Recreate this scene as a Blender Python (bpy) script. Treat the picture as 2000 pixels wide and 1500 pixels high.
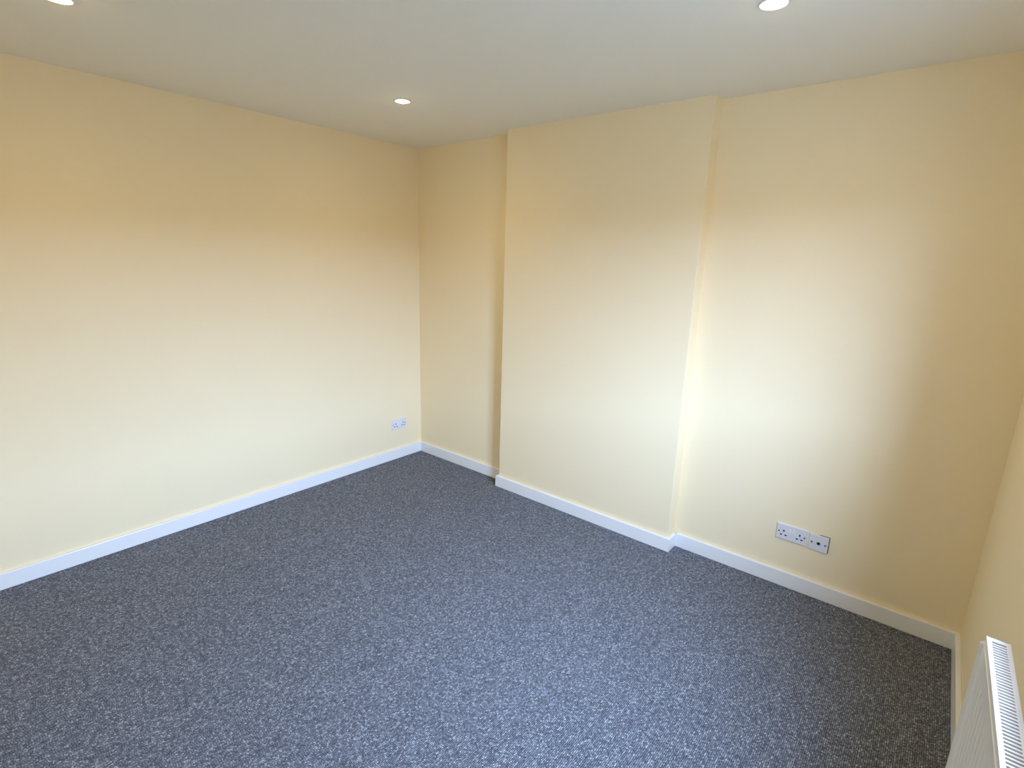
import bpy, bmesh, math, random
from mathutils import Matrix, Vector

for o in list(bpy.data.objects):
    bpy.data.objects.remove(o)
S = bpy.context.scene
C = S.collection

# ------------------------------------------------------------------ camera
# metres; x runs along the back wall from the left corner, y = 0 is the back wall (room at y < 0)
RIGHT = Vector((0.7694706, 0.6380129, 0.0292327)); UP = Vector((-0.1698299, 0.1602705, 0.9723534)); FWD = Vector((-0.6156888, 0.7531620, -0.2316771))
cam = bpy.data.cameras.new('camera')
cam.sensor_width = 36.0
cam.lens = 1021.05 / 2000 * 36.0
cam.clip_start = 0.02
co = bpy.data.objects.new('camera', cam); C.objects.link(co)
M = Matrix.Identity(4)
for i in range(3):
    M[i][0], M[i][1], M[i][2] = RIGHT[i], UP[i], -FWD[i]
M[0][3], M[1][3], M[2][3] = 3.3368, -2.8518, 1.6471
co.matrix_world = M
S.camera = co

# ------------------------------------------------------------------ light
SKY = 118.0                                  # overcast daylight, the same all round
LAMP_W = 7.2                              # each downlight
w = bpy.data.worlds.new('overcast_sky'); S.world = w; w.use_nodes = True
bg = w.node_tree.nodes['Background']
bg.inputs['Color'].default_value = (0.418, 0.59, 0.95, 1)
bg.inputs['Strength'].default_value = SKY
S.view_settings.view_transform = 'Standard'
S.view_settings.look = 'None'
S.view_settings.gamma = 1.0
S.view_settings.exposure = 0.0
S.view_settings.use_curve_mapping = False
S.cycles.max_bounces = 16
S.cycles.diffuse_bounces = 10
S.cycles.transparent_max_bounces = 16
S.cycles.sample_clamp_indirect = 6.0

# ------------------------------------------------------------------ dimensions
W, H, L = 3.630, 2.451, 3.20               # room width, ceiling height, length
XB0, XB1, DB = 0.986, 2.3026, 0.098        # chimney breast
T, HS = 0.018, 0.0846                      # skirting
WT = 0.10                                  # window wall thickness
WY0, WY1, WZ0, WZ1 = -1.15, -1.95, 1.00, 2.05   # window opening (near back wall .. far), sill, head

# day-light portal: guides sampling through the opening, gives off nothing itself
pl = bpy.data.lights.new('daylight_portal', 'AREA')
pl.shape = 'RECTANGLE'; pl.size = abs(WZ1 - WZ0); pl.size_y = abs(WY1 - WY0)
pl.cycles.is_portal = True
po = bpy.data.objects.new('daylight_portal', pl); C.objects.link(po)
po.location = (W + WT + 0.01, (WY0 + WY1) / 2, (WZ0 + WZ1) / 2)
po.rotation_euler = (0, math.pi / 2, 0)

# ------------------------------------------------------------------ materials
def nodes(name):
    m = bpy.data.materials.new(name); m.use_nodes = True
    nt = m.node_tree
    return m, nt, nt.nodes['Principled BSDF']

def plain(name, col, rough=0.5, spec=0.5, bump=None, mottle=0.0):
    """col is linear; bump = (scale, strength, distance)"""
    m, nt, b = nodes(name)
    b.inputs['Base Color'].default_value = (*col, 1)
    b.inputs['Roughness'].default_value = rough
    b.inputs['Specular IOR Level'].default_value = spec
    tc = nt.nodes.new('ShaderNodeTexCoord')
    if mottle:
        n = nt.nodes.new('ShaderNodeTexNoise'); n.inputs['Scale'].default_value = 3.0; n.inputs['Detail'].default_value = 4
        nt.links.new(tc.outputs['Object'], n.inputs['Vector'])
        mx = nt.nodes.new('ShaderNodeMix'); mx.data_type = 'RGBA'
        nt.links.new(n.outputs['Fac'], mx.inputs['Factor'])
        mx.inputs[6].default_value = (*[c * (1 - mottle) for c in col], 1)
        mx.inputs[7].default_value = (*[min(1, c * (1 + mottle)) for c in col], 1)
        nt.links.new(mx.outputs[2], b.inputs['Base Color'])
    if bump:
        n = nt.nodes.new('ShaderNodeTexNoise'); n.inputs['Scale'].default_value = bump[0]; n.inputs['Detail'].default_value = 3
        nt.links.new(tc.outputs['Object'], n.inputs['Vector'])
        bp = nt.nodes.new('ShaderNodeBump'); bp.inputs['Strength'].default_value = bump[1]; bp.inputs['Distance'].default_value = bump[2]
        nt.links.new(n.outputs['Fac'], bp.inputs['Height'])
        nt.links.new(bp.outputs['Normal'], b.inputs['Normal'])
    return m

WALL = plain('cream_emulsion', (0.88, 0.752, 0.505), 0.75, 0.25, (160, 0.12, 0.002), 0.012)
CEIL = plain('white_ceiling_paint', (0.855, 0.835, 0.745), 0.85, 0.2, (120, 0.1, 0.002))
GLOSS = plain('white_gloss_paint', (0.84, 0.84, 0.83), 0.28, 0.5, (25, 0.06, 0.002))
PLASTIC = plain('white_plastic', (0.74, 0.74, 0.76), 0.3, 0.5)
ROCKER = plain('bright_white_plastic', (0.84, 0.84, 0.84), 0.25, 0.5)
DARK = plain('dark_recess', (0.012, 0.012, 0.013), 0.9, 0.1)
SCREW = plain('dark_screw', (0.03, 0.03, 0.03), 0.4, 0.6)
ENAMEL = plain('radiator_enamel', (0.83, 0.83, 0.82), 0.3, 0.5)
FIN = plain('convector_steel', (0.78, 0.78, 0.78), 0.5, 0.5)
UPVC = plain('white_upvc', (0.85, 0.85, 0.86), 0.3, 0.5)
CHROME = plain('chrome', (0.75, 0.75, 0.75), 0.15, 0.5); CHROME.node_tree.nodes['Principled BSDF'].inputs['Metallic'].default_value = 1
BEZEL = plain('white_bezel', (0.82, 0.81, 0.78), 0.35, 0.5)
PAVING = plain('paving', (0.20, 0.20, 0.19), 0.9, 0.2, None, 0.15)

BRICK = plain('brown_brick', (0.17, 0.12, 0.09), 0.9, 0.2, (40, 0.3, 0.01), 0.2)

def glass():
    m = bpy.data.materials.new('window_glass'); m.use_nodes = True
    nt = m.node_tree; nt.nodes.remove(nt.nodes['Principled BSDF'])
    out = nt.nodes['Material Output']
    t = nt.nodes.new('ShaderNodeBsdfTransparent'); t.inputs['Color'].default_value = (0.97, 0.98, 0.975, 1)
    g = nt.nodes.new('ShaderNodeBsdfGlossy'); g.inputs['Roughness'].default_value = 0.0
    lw = nt.nodes.new('ShaderNodeLayerWeight'); lw.inputs['Blend'].default_value = 0.5
    pw = nt.nodes.new('ShaderNodeMath'); pw.operation = 'POWER'; pw.inputs[1].default_value = 5.0
    nt.links.new(lw.outputs['Facing'], pw.inputs[0])
    fr = nt.nodes.new('ShaderNodeMath'); fr.operation = 'MULTIPLY_ADD'; fr.inputs[1].default_value = 0.96; fr.inputs[2].default_value = 0.04
    nt.links.new(pw.outputs[0], fr.inputs[0])
    mx = nt.nodes.new('ShaderNodeMixShader')
    nt.links.new(fr.outputs[0], mx.inputs[0]); nt.links.new(t.outputs[0], mx.inputs[1]); nt.links.new(g.outputs[0], mx.inputs[2])
    nt.links.new(mx.outputs[0], out.inputs['Surface'])
    return m
GLASS = glass()

def emitter(name, col, strength):
    m, nt, b = nodes(name)
    b.inputs['Base Color'].default_value = (0.9, 0.85, 0.75, 1)
    b.inputs['Emission Color'].default_value = (*col, 1)
    b.inputs['Emission Strength'].default_value = strength
    return m
BULB = emitter('lit_lamp_face', (1.0, 0.76, 0.40), 170.0)

def carpet():
    """grey flecked loop pile: 6 mm rows running towards the back wall, each row a chain of loops"""
    m, nt, b = nodes('grey_loop_carpet')
    N = nt.nodes.new; K = nt.links.new
    def mth(op, a, c=None):
        n = N('ShaderNodeMath'); n.operation = op
        for i, v in enumerate((a, c)):
            if v is None: continue
            if isinstance(v, (int, float)): n.inputs[i].default_value = v
            else: K(v, n.inputs[i])
        return n.outputs[0]
    tc = N('ShaderNodeTexCoord')
    wob = N('ShaderNodeTexNoise'); wob.inputs['Scale'].default_value = 130; wob.inputs['Detail'].default_value = 2
    K(tc.outputs['Object'], wob.inputs['Vector'])
    sp = N('ShaderNodeSeparateXYZ'); K(tc.outputs['Object'], sp.inputs[0])
    wv = mth('MULTIPLY', mth('SUBTRACT', wob.outputs['Fac'], 0.5), 0.0090)
    u = mth('DIVIDE', mth('ADD', sp.outputs['X'], wv), 0.0062)
    row = mth('FLOOR', u)
    wn = N('ShaderNodeTexWhiteNoise'); wn.noise_dimensions = '1D'; K(row, wn.inputs['W'])
    v = mth('ADD', mth('DIVIDE', mth('ADD', sp.outputs['Y'], wv), 0.0070), wn.outputs['Value'])
    cell = N('ShaderNodeCombineXYZ'); K(row, cell.inputs[0]); K(mth('FLOOR', v), cell.inputs[1])
    rnd = N('ShaderNodeTexWhiteNoise'); rnd.noise_dimensions = '2D'; K(cell.outputs[0], rnd.inputs['Vector'])
    ramp = N('ShaderNodeValToRGB'); e = ramp.color_ramp
    e.elements[0].position = 0.0; e.elements[0].color = (0.13, 0.14, 0.165, 1)
    e.elements[1].position = 1.0; e.elements[1].color = (0.50, 0.53, 0.58, 1)
    x = e.elements.new(0.35); x.color = (0.205, 0.221, 0.255, 1)
    x = e.elements.new(0.80); x.color = (0.30, 0.32, 0.365, 1)
    K(rnd.outputs['Value'], ramp.inputs[0])
    fib = N('ShaderNodeTexNoise'); fib.inputs['Scale'].default_value = 420; fib.inputs['Detail'].default_value = 2
    K(tc.outputs['Object'], fib.inputs['Vector'])
    su = mth('ABSOLUTE', mth('SINE', mth('MULTIPLY', u, math.pi)))
    sv = mth('ABSOLUTE', mth('SINE', mth('MULTIPLY', v, math.pi)))
    h = mth('MULTIPLY', mth('POWER', su, 0.9), mth('ADD', mth('MULTIPLY', sv, 0.75), 0.25))
    h = mth('MULTIPLY', h, mth('ADD', mth('MULTIPLY', fib.outputs['Fac'], 0.8), 0.6))
    # shade in the gaps between the loops is painted in as near-black
    mx = N('ShaderNodeMix'); mx.data_type = 'RGBA'
    gap = N('ShaderNodeMapRange'); gap.inputs['From Min'].default_value = 0.05; gap.inputs['From Max'].default_value = 0.60
    K(h, gap.inputs['Value']); K(gap.outputs[0], mx.inputs['Factor'])
    mx.inputs[6].default_value = (0.022, 0.023, 0.027, 1); K(ramp.outputs[0], mx.inputs[7])
    K(mx.outputs[2], b.inputs['Base Color'])
    bp = N('ShaderNodeBump'); bp.inputs['Strength'].default_value = 0.7; bp.inputs['Distance'].default_value = 0.004
    K(h, bp.inputs['Height']); K(bp.outputs['Normal'], b.inputs['Normal'])
    b.inputs['Roughness'].default_value = 0.95; b.inputs['Specular IOR Level'].default_value = 0.1
    return m
CARPET = carpet()

# ------------------------------------------------------------------ helpers
def box(bm, x0, x1, y0, y1, z0, z1):
    v = [bm.verts.new((x, y, z)) for z in (z0, z1) for y in (y0, y1) for x in (x0, x1)]
    for f in ((0, 2, 3, 1), (4, 5, 7, 6), (0, 1, 5, 4), (2, 6, 7, 3), (0, 4, 6, 2), (1, 3, 7, 5)):
        bm.faces.new([v[i] for i in f])
    return v

def lathe(bm, prof, seg=48):
    """profile of (radius, z) about the z axis, open or closed at r = 0"""
    rings = []
    for r, z in prof:
        if r < 1e-6: rings.append([bm.verts.new((0, 0, z))])
        else: rings.append([bm.verts.new((r * math.cos(2 * math.pi * i / seg), r * math.sin(2 * math.pi * i / seg), z)) for i in range(seg)])
    for a, b in zip(rings, rings[1:]):
        for i in range(seg):
            j = (i + 1) % seg
            q = [a[i % len(a)], a[j % len(a)], b[j % len(b)], b[i % len(b)]]
            u = []
            for k in q:
                if k not in u: u.append(k)
            if len(u) > 2: bm.faces.new(u)

def bevel(bm, width, seg=2, edges=None):
    bmesh.ops.bevel(bm, geom=list(edges if edges is not None else bm.edges), offset=width, segments=seg, profile=0.5, affect='EDGES')

def obj(name, bm, mat, parent=None, smooth=False, label=None):
    bmesh.ops.recalc_face_normals(bm, faces=bm.faces[:])
    me = bpy.data.meshes.new(name); bm.to_mesh(me); bm.free()
    me.materials.append(mat)
    if smooth:
        for p in me.polygons: p.use_smooth = True
    o = bpy.data.objects.new(name, me); C.objects.link(o)
    if parent: o.parent = parent
    if label: o['label'] = label
    return o

def struct(name, bm, mat, label, cat, parent=None):
    o = obj(name, bm, mat, parent)
    o['kind'] = 'structure'; o['label'] = label; o['category'] = cat
    return o

def thing(name, label, cat, loc=(0, 0, 0), rot=(0, 0, 0), group=None):
    o = bpy.data.objects.new(name, None); C.objects.link(o)
    o.location = loc; o.rotation_euler = rot; o.empty_display_size = 0.05
    o['label'] = label; o['category'] = cat
    if group: o['group'] = group
    return o

def B(*a):
    bm = bmesh.new(); box(bm, *a); return bm

# ------------------------------------------------------------------ room shell
bm = B(-0.10, W + 0.0, -L - 0.10, 0.10, -0.08, 0.0)
struct('floor', bm, CARPET, 'grey flecked loop pile carpet covering the whole floor', 'floor')

LAMPS = [(0.918, -0.886), (2.758, -0.905), (0.877, -2.299)]
struct('ceiling', B(-0.10, W + WT, -L - 0.10, 0.10, H, H + 0.12), CEIL, 'plain matt white ceiling with small recessed downlights', 'ceiling')

struct('wall_left', B(-0.10, 0.0, -L - 0.10, 0.10, 0.0, H), WALL, 'plain cream wall on the left with one double socket', 'wall')
struct('wall_back', B(0.0, W, 0.0, 0.10, 0.0, H), WALL, 'cream back wall with an alcove either side of the chimney breast', 'wall')
bm = B(XB0, XB1, -DB, 0.0, 0.0, H)
bevel(bm, 0.003, 2, [e for e in bm.edges if abs(e.verts[0].co.z - e.verts[1].co.z) > 1 and e.verts[0].co.y < -0.05])
struct('wall_chimney_breast', bm, WALL, 'shallow cream chimney breast standing proud of the back wall', 'wall')
struct('wall_front', B(0.0, W, -L - 0.10, -L, 0.0, H), WALL, 'plain cream wall facing the chimney breast', 'wall')
bm = bmesh.new()
box(bm, W, W + WT, WY0, 0.10, -0.08, H)
box(bm, W, W + WT, -L - 0.10, WY1, -0.08, H)
box(bm, W, W + WT, WY1, WY0, -0.08, WZ0)
box(bm, W, W + WT, WY1, WY0, WZ1, H)
struct('wall_right', bm, WALL, 'cream wall on the right behind the white radiator', 'wall')
struct('ground', B(W + WT, W + 40, -30, 30, -0.5, -0.45), PAVING, 'grey paving outside the window', 'ground')

bm = B(W + 8.0, W + 8.22, -30, 30, -0.45, 2.27); box(bm, W + 7.97, W + 8.25, -30, 30, 2.27, 2.33)
struct('wall_sky_block', bm, BRICK, 'unseen brown brick wall added outside the window to cut off the low sky', 'wall')  # unseen wall, added to hide low sky and dim the upper walls

# skirting boards: square section with the top front edge eased
def skirting(name, label, segs):
    """segs: list of (x0, x1, y0, y1) footprints"""
    bm = bmesh.new()
    for (x0, x1, y0, y1) in segs:
        b2 = bmesh.new(); box(b2, x0, x1, y0, y1, 0.003, HS)
        bevel(b2, 0.0025, 2, [e for e in b2.edges if all(v.co.z > HS - 1e-4 for v in e.verts)])
        me = bpy.data.meshes.new('tmp'); b2.to_mesh(me); b2.free(); bm.from_mesh(me); bpy.data.meshes.remove(me)
    return struct(name, bm, GLOSS, label, 'skirting board')
skirting('baseboard_left', 'long white skirting board along the left wall', [(0, T, -L, 0)])
skirting('baseboard_back_left', 'short white skirting board in the left alcove of the back wall', [(T, XB0, -T, 0)])
skirting('baseboard_chimney_breast', 'white skirting board wrapped round the chimney breast',
         [(XB0 - T, XB1 + T, -DB - T, -DB), (XB1, XB1 + T, -DB, -T), (XB0 - T, XB0, -DB, -T)])
skirting('baseboard_back_right', 'white skirting board in the right alcove under the sockets', [(XB1 + T, W, -T, 0)])
skirting('baseboard_right', 'white skirting board running behind the radiator', [(W - T, W, -L, -T)])
skirting('baseboard_front', 'white skirting board along the wall facing the chimney breast', [(T, W - T, -L, -L + T)])

# window in the right wall (the daylight in the picture comes through it)
win = thing('window_1', 'white framed window in the wall above the radiator', 'window', (W + WT - 0.075, (WY0 + WY1) / 2, WZ0))
win['kind'] = 'structure'
wy, wz = (WY0 - WY1) / 2, WZ1 - WZ0
FR = 0.055
bm = bmesh.new()
box(bm, 0, 0.07, -wy, wy, 0, FR); box(bm, 0, 0.07, -wy, wy, wz - FR, wz)
box(bm, 0, 0.07, -wy, -wy + FR, FR, wz - FR); box(bm, 0, 0.07, wy - FR, wy, FR, wz - FR)
obj('window_frame', bm, UPVC, win)
obj('mullion', B(0.0, 0.07, -0.03, 0.03, FR, wz - FR), UPVC, win)
for s in (-1, 1):
    a, b_ = (0.03, wy - FR) if s > 0 else (-wy + FR, -0.03)
    obj('pane', B(0.033, 0.037, a, b_, FR, wz - FR), GLASS, win)
bm = B(-(WT - 0.075) - 0.03, 0.0, -wy - 0.0, wy + 0.0, 0.0, 0.022); bevel(bm, 0.004, 2)
obj('window_sill', bm, GLOSS, win)

# ------------------------------------------------------------------ radiator
def radiator():
    RY0, RY1 = -1.378, -2.378                 # length along the wall
    ZT, ZB = 0.857, 0.257
    KF, KB = 0.100, 0.060                   # front and back of the casing, from the wall
    n = RY0 - RY1
    root = thing('radiator', 'white panel radiator with slotted top grille on the right wall', 'radiator', (W, RY0, ZB), (0, 0, 0.006))
    h = ZT - ZB
    # local: x = -distance from wall, y from 0 to -n, z from 0 to h
    # front panel with pressed vertical flutes
    bm = bmesh.new()
    pitch = 0.0333
    m_ = int(round((n - 0.05) / pitch)); pitch = (n - 0.05) / m_
    prof = [(0.0, 0.006), (-0.004, 0.0), (-0.025, 0.0)]
    y = -0.025
    for i in range(m_):
        a = y - i * pitch
        prof += [(a - pitch * .18, 0.0), (a - pitch * .30, -0.0035), (a - pitch * .70, -0.0035), (a - pitch * .82, 0.0)]
    prof += [(-n + 0.025, 0.0), (-n + 0.004, 0.0), (-n, 0.006)]
    zs = [(0.0, 0.006, 0), (0.006, 0.0, 0), (0.035, 0.0, 0), (0.05, 0.0, 1), (h - 0.075, 0.0, 1), (h - 0.06, 0.0, 0), (h - 0.020, 0.0, 0), (h - 0.014, 0.006, 0)]
    rows = []
    for z, dx, fl in zs:
        rows.append([bm.verts.new((-KF - 0.0015 + dx - (p if fl or p > 0 else 0.0), yy, z)) for yy, p in prof])
    for r0, r1 in zip(rows, rows[1:]):
        for i in range(len(prof) - 1):
            bm.faces.new((r0[i], r0[i + 1], r1[i + 1], r1[i]))
    # folded back edge so that the panel has thickness
    back = [[bm.verts.new((-KF + 0.010, yy, z)) for yy in (0.0, -n)] for z in (0.0, h - 0.014)]
    bm.faces.new((back[0][0], back[0][1], back[1][1], back[1][0]))
    bm.faces.new([back[0][0], back[1][0]] + [r[0] for r in reversed(rows)])
    bm.faces.new([back[0][1], back[1][1]] + [r[-1] for r in reversed(rows)])
    bm.faces.new([back[1][0], back[1][1]] + list(reversed(rows[-1])))
    bm.faces.new([back[0][0], back[0][1]] + list(reversed(rows[0])))
    obj('front_panel', bm, ENAMEL, root)
    # convector fins behind the panel
    first = obj('convector_fin', B(-KF + 0.012, -KB - 0.004, -0.0006, 0.0006, 0.03, h - 0.045), FIN, root)
    first.location = (0, -0.03, 0)
    for i in range(1, int((n - 0.06) / 0.02)):
        o = bpy.data.objects.new('convector_fin', first.data); C.objects.link(o); o.parent = root; o.location = (0, -0.03 - 0.02 * i, 0)
    obj('back_plate', B(-KB - 0.004, -KB - 0.003, -n + 0.02, -0.02, 0.03, h - 0.045), FIN, root)
    # end panels
    for yy in (0.0, -n):
        s = -1 if yy == 0.0 else 1
        y0, y1 = sorted((yy, yy + s * 0.0015))
        bm = bmesh.new(); box(bm, -KF + 0.002, -KB, y0, y1, 0.01, h); obj('end_panel', bm, ENAMEL, root)
    # top grille: two rails, two end strips and one bar between each pair of slots
    RW = 0.008
    bm = bmesh.new()
    box(bm, -KF, -KF + RW, -n, 0.0, h - 0.003, h); box(bm, -KF, -KF + 0.0015, -n, 0.0, h - 0.022, h - 0.003)
    box(bm, -KB - RW, -KB, -n, 0.0, h - 0.003, h); box(bm, -KB - 0.0015, -KB, -n, 0.0, h - 0.022, h - 0.003)
    for y0, y1 in ((-0.016, 0.0), (-n, -n + 0.016)):
        box(bm, -KF + RW, -KB - RW, y0, y1, h - 0.003, h)
    g = obj('top_grille', bm, ENAMEL, root)
    sp = 0.0101; cnt = int((n - 0.04) / sp)
    first = None
    for i in range(cnt):
        y0 = -0.022 - i * sp
        if first is None:
            bm = B(-KF + RW, -KB - RW, -0.0025, 0.0025, -0.004, 0.0)
            first = obj('grille_bar', bm, ENAMEL, g); o = first
        else:
            o = bpy.data.objects.new('grille_bar', first.data); C.objects.link(o); o.parent = g
        o.location = (0, y0 - 0.0029, h - 0.0002)
    # wall brackets, valve and pipe at the near end
    for yy in (-0.18, -n + 0.18):
        bm = bmesh.new(); box(bm, -KB, -0.007, yy - 0.015, yy + 0.015, 0.08, 0.083); box(bm, -0.010, -0.007, yy - 0.015, yy + 0.015, 0.05, h - 0.08)
        box(bm, -KB, -0.007, yy - 0.015, yy + 0.015, h - 0.12, h - 0.117); obj('bracket', bm, ENAMEL, root)
    for yy in (0.045, -n - 0.045):
        s = 1 if yy > 0 else -1
        bm = bmesh.new(); lathe(bm, [(0, 0), (0.012, 0), (0.012, 0.03), (0.017, 0.032), (0.017, 0.06), (0.013, 0.068), (0, 0.068)], 20)
        bmesh.ops.translate(bm, verts=bm.verts[:], vec=(-KF + 0.012, yy, 0.02))
        v = obj('valve', bm, CHROME, root, True)
        bm = bmesh.new(); lathe(bm, [(0, -ZB), (0.0075, -ZB), (0.0075, 0.022), (0, 0.022)], 16)
        bmesh.ops.translate(bm, verts=bm.verts[:], vec=(-KF + 0.012, yy, 0)); obj('pipe', bm, GLOSS, root, True)
        bm = bmesh.new(); y0, y1 = sorted((yy - s * 0.005, yy - s * 0.046)); box(bm, -KF + 0.004, -KF + 0.020, y0, y1, 0.032, 0.048); bevel(bm, 0.005, 2)
        obj('valve_tail', bm, CHROME, root)
    return root
radiator()

# ------------------------------------------------------------------ sockets
# local frame: x along the wall, z up, -y out of the wall
def plate(bm, wd, ht, th, y0=0.0):
    box(bm, -wd / 2, wd / 2, y0 - th, y0, -ht / 2, ht / 2)
    bevel(bm, 0.0035, 3, [e for e in bm.edges if all(v.co.y < y0 - th + 1e-5 for v in e.verts)])

def disc(r, th, seg=16):
    bm = bmesh.new(); lathe(bm, [(0, 0), (r, 0), (r, th), (0, th)], seg)
    bmesh.ops.rotate(bm, verts=bm.verts[:], cent=(0, 0, 0), matrix=Matrix.Rotation(math.pi / 2, 3, 'X'))
    return bm

def double_socket(label, loc, rz):
    root = thing('double_socket', label, 'socket', loc, (0, 0, rz), 'white double sockets')
    bm = bmesh.new(); plate(bm, 0.146, 0.086, 0.009)
    fp = obj('faceplate', bm, PLASTIC, root)
    for sx in (-1, 1):
        cx = sx * 0.0375
        for (dx, dz, ww, hh) in ((0, 0.0055, 0.0066, 0.0105), (-0.011, -0.0165, 0.0095, 0.0068), (0.011, -0.0165, 0.0095, 0.0068)):
            b2 = B(cx + dx - ww / 2, cx + dx + ww / 2, -0.0094, -0.0060, dz - hh / 2, dz + hh / 2)
            obj('pin_hole', b2, DARK, fp)
        b2 = bmesh.new(); box(b2, sx * 0.010 - 0.0065, sx * 0.010 + 0.0065, -0.0118, -0.0085, 0.004, 0.026); bevel(b2, 0.0012, 2)
        obj('rocker_switch', b2, ROCKER, root)
        b2 = disc(0.0040, 0.0012)
        bmesh.ops.translate(b2, verts=b2.verts[:], vec=(sx * 0.0603, -0.0084, 0.0))
        obj('screw', b2, SCREW, root)
    return root

double_socket('white double socket on the left wall near the corner', (0.0, -0.1648 - 0.073, 0.2536 + 0.043), math.pi / 2)
double_socket('white double socket on the back wall in the right alcove', (2.8426 + 0.073, 0.0, 0.2603 + 0.043), 0.0)

root = thing('aerial_socket', 'square white aerial socket plate beside the right alcove double socket', 'socket', (3.0395, 0.0, 0.2990), (0, 0, 0))
bm = bmesh.new(); plate(bm, 0.086, 0.086, 0.008)
bmesh.ops.rotate(bm, verts=bm.verts[:], cent=(-0.043, 0, 0), matrix=Matrix.Rotation(math.radians(-3.2), 3, 'Z'))
fp = obj('faceplate', bm, PLASTIC, root)
obj('gap_shade', B(0.0, 0.0450, -0.0036, 0.0, -0.040, 0.0442), DARK, root, label='shade of the gap behind the plate edge, painted black')  # black block put in as the shade of the gap behind the plate
b2 = disc(0.0062, 0.0015, 24); bmesh.ops.translate(b2, verts=b2.verts[:], vec=(0, -0.0100, 0)); obj('coaxial_hole', b2, DARK, fp)
b2 = bmesh.new(); lathe(b2, [(0.0062, 0), (0.0085, 0), (0.0085, 0.001), (0.0062, 0.001)], 24)
bmesh.ops.rotate(b2, verts=b2.verts[:], cent=(0, 0, 0), matrix=Matrix.Rotation(math.pi / 2, 3, 'X')); bmesh.ops.translate(b2, verts=b2.verts[:], vec=(0, -0.0102, 0))
obj('coaxial_ring', b2, CHROME, fp)
for sx in (-1, 1):
    b2 = disc(0.0040, 0.0012); bmesh.ops.translate(b2, verts=b2.verts[:], vec=(sx * 0.0302, -0.0104 + (-0.0017 if sx > 0 else 0.0017), 0)); obj('screw', b2, SCREW, root)

# ------------------------------------------------------------------ downlights
def downlight(x, y, label):
    root = thing('downlight', label, 'ceiling light', (x, y, H), (0, 0, 0), 'recessed ceiling downlights')
    bm = bmesh.new()
    lathe(bm, [(0.0290, 0.0), (0.0465, 0.0), (0.0470, -0.0012), (0.0455, -0.0030), (0.0420, -0.0040), (0.0380, -0.0034), (0.0305, -0.0010), (0.0290, 0.0)], 64)
    obj('bezel', bm, BEZEL, root, True)
    bm = bmesh.new(); lathe(bm, [(0, -0.0105), (0.009, -0.0101), (0.017, -0.0087), (0.0235, -0.0062), (0.0278, -0.0028), (0.0288, 0.0), (0, 0.0)], 40)
    obj('lamp', bm, BULB, root, True, 'glowing warm white lamp')
    l = bpy.data.lights.new('downlight_beam', 'SPOT'); l.energy = LAMP_W; l.color = (1.0, 0.64, 0.24)
    l.spot_size = math.radians(165); l.spot_blend = 1.0; l.shadow_soft_size = 0.025
    lo = bpy.data.objects.new('downlight_beam', l); C.objects.link(lo); lo.parent = root; lo.location = (0, 0, -0.038)
    return root
downlight(*LAMPS[0], 'small lit downlight in the ceiling above the left alcove corner')
downlight(*LAMPS[1], 'lit downlight in the ceiling at the top right of the view')
downlight(*LAMPS[2], 'lit downlight cut off at the top left of the view')
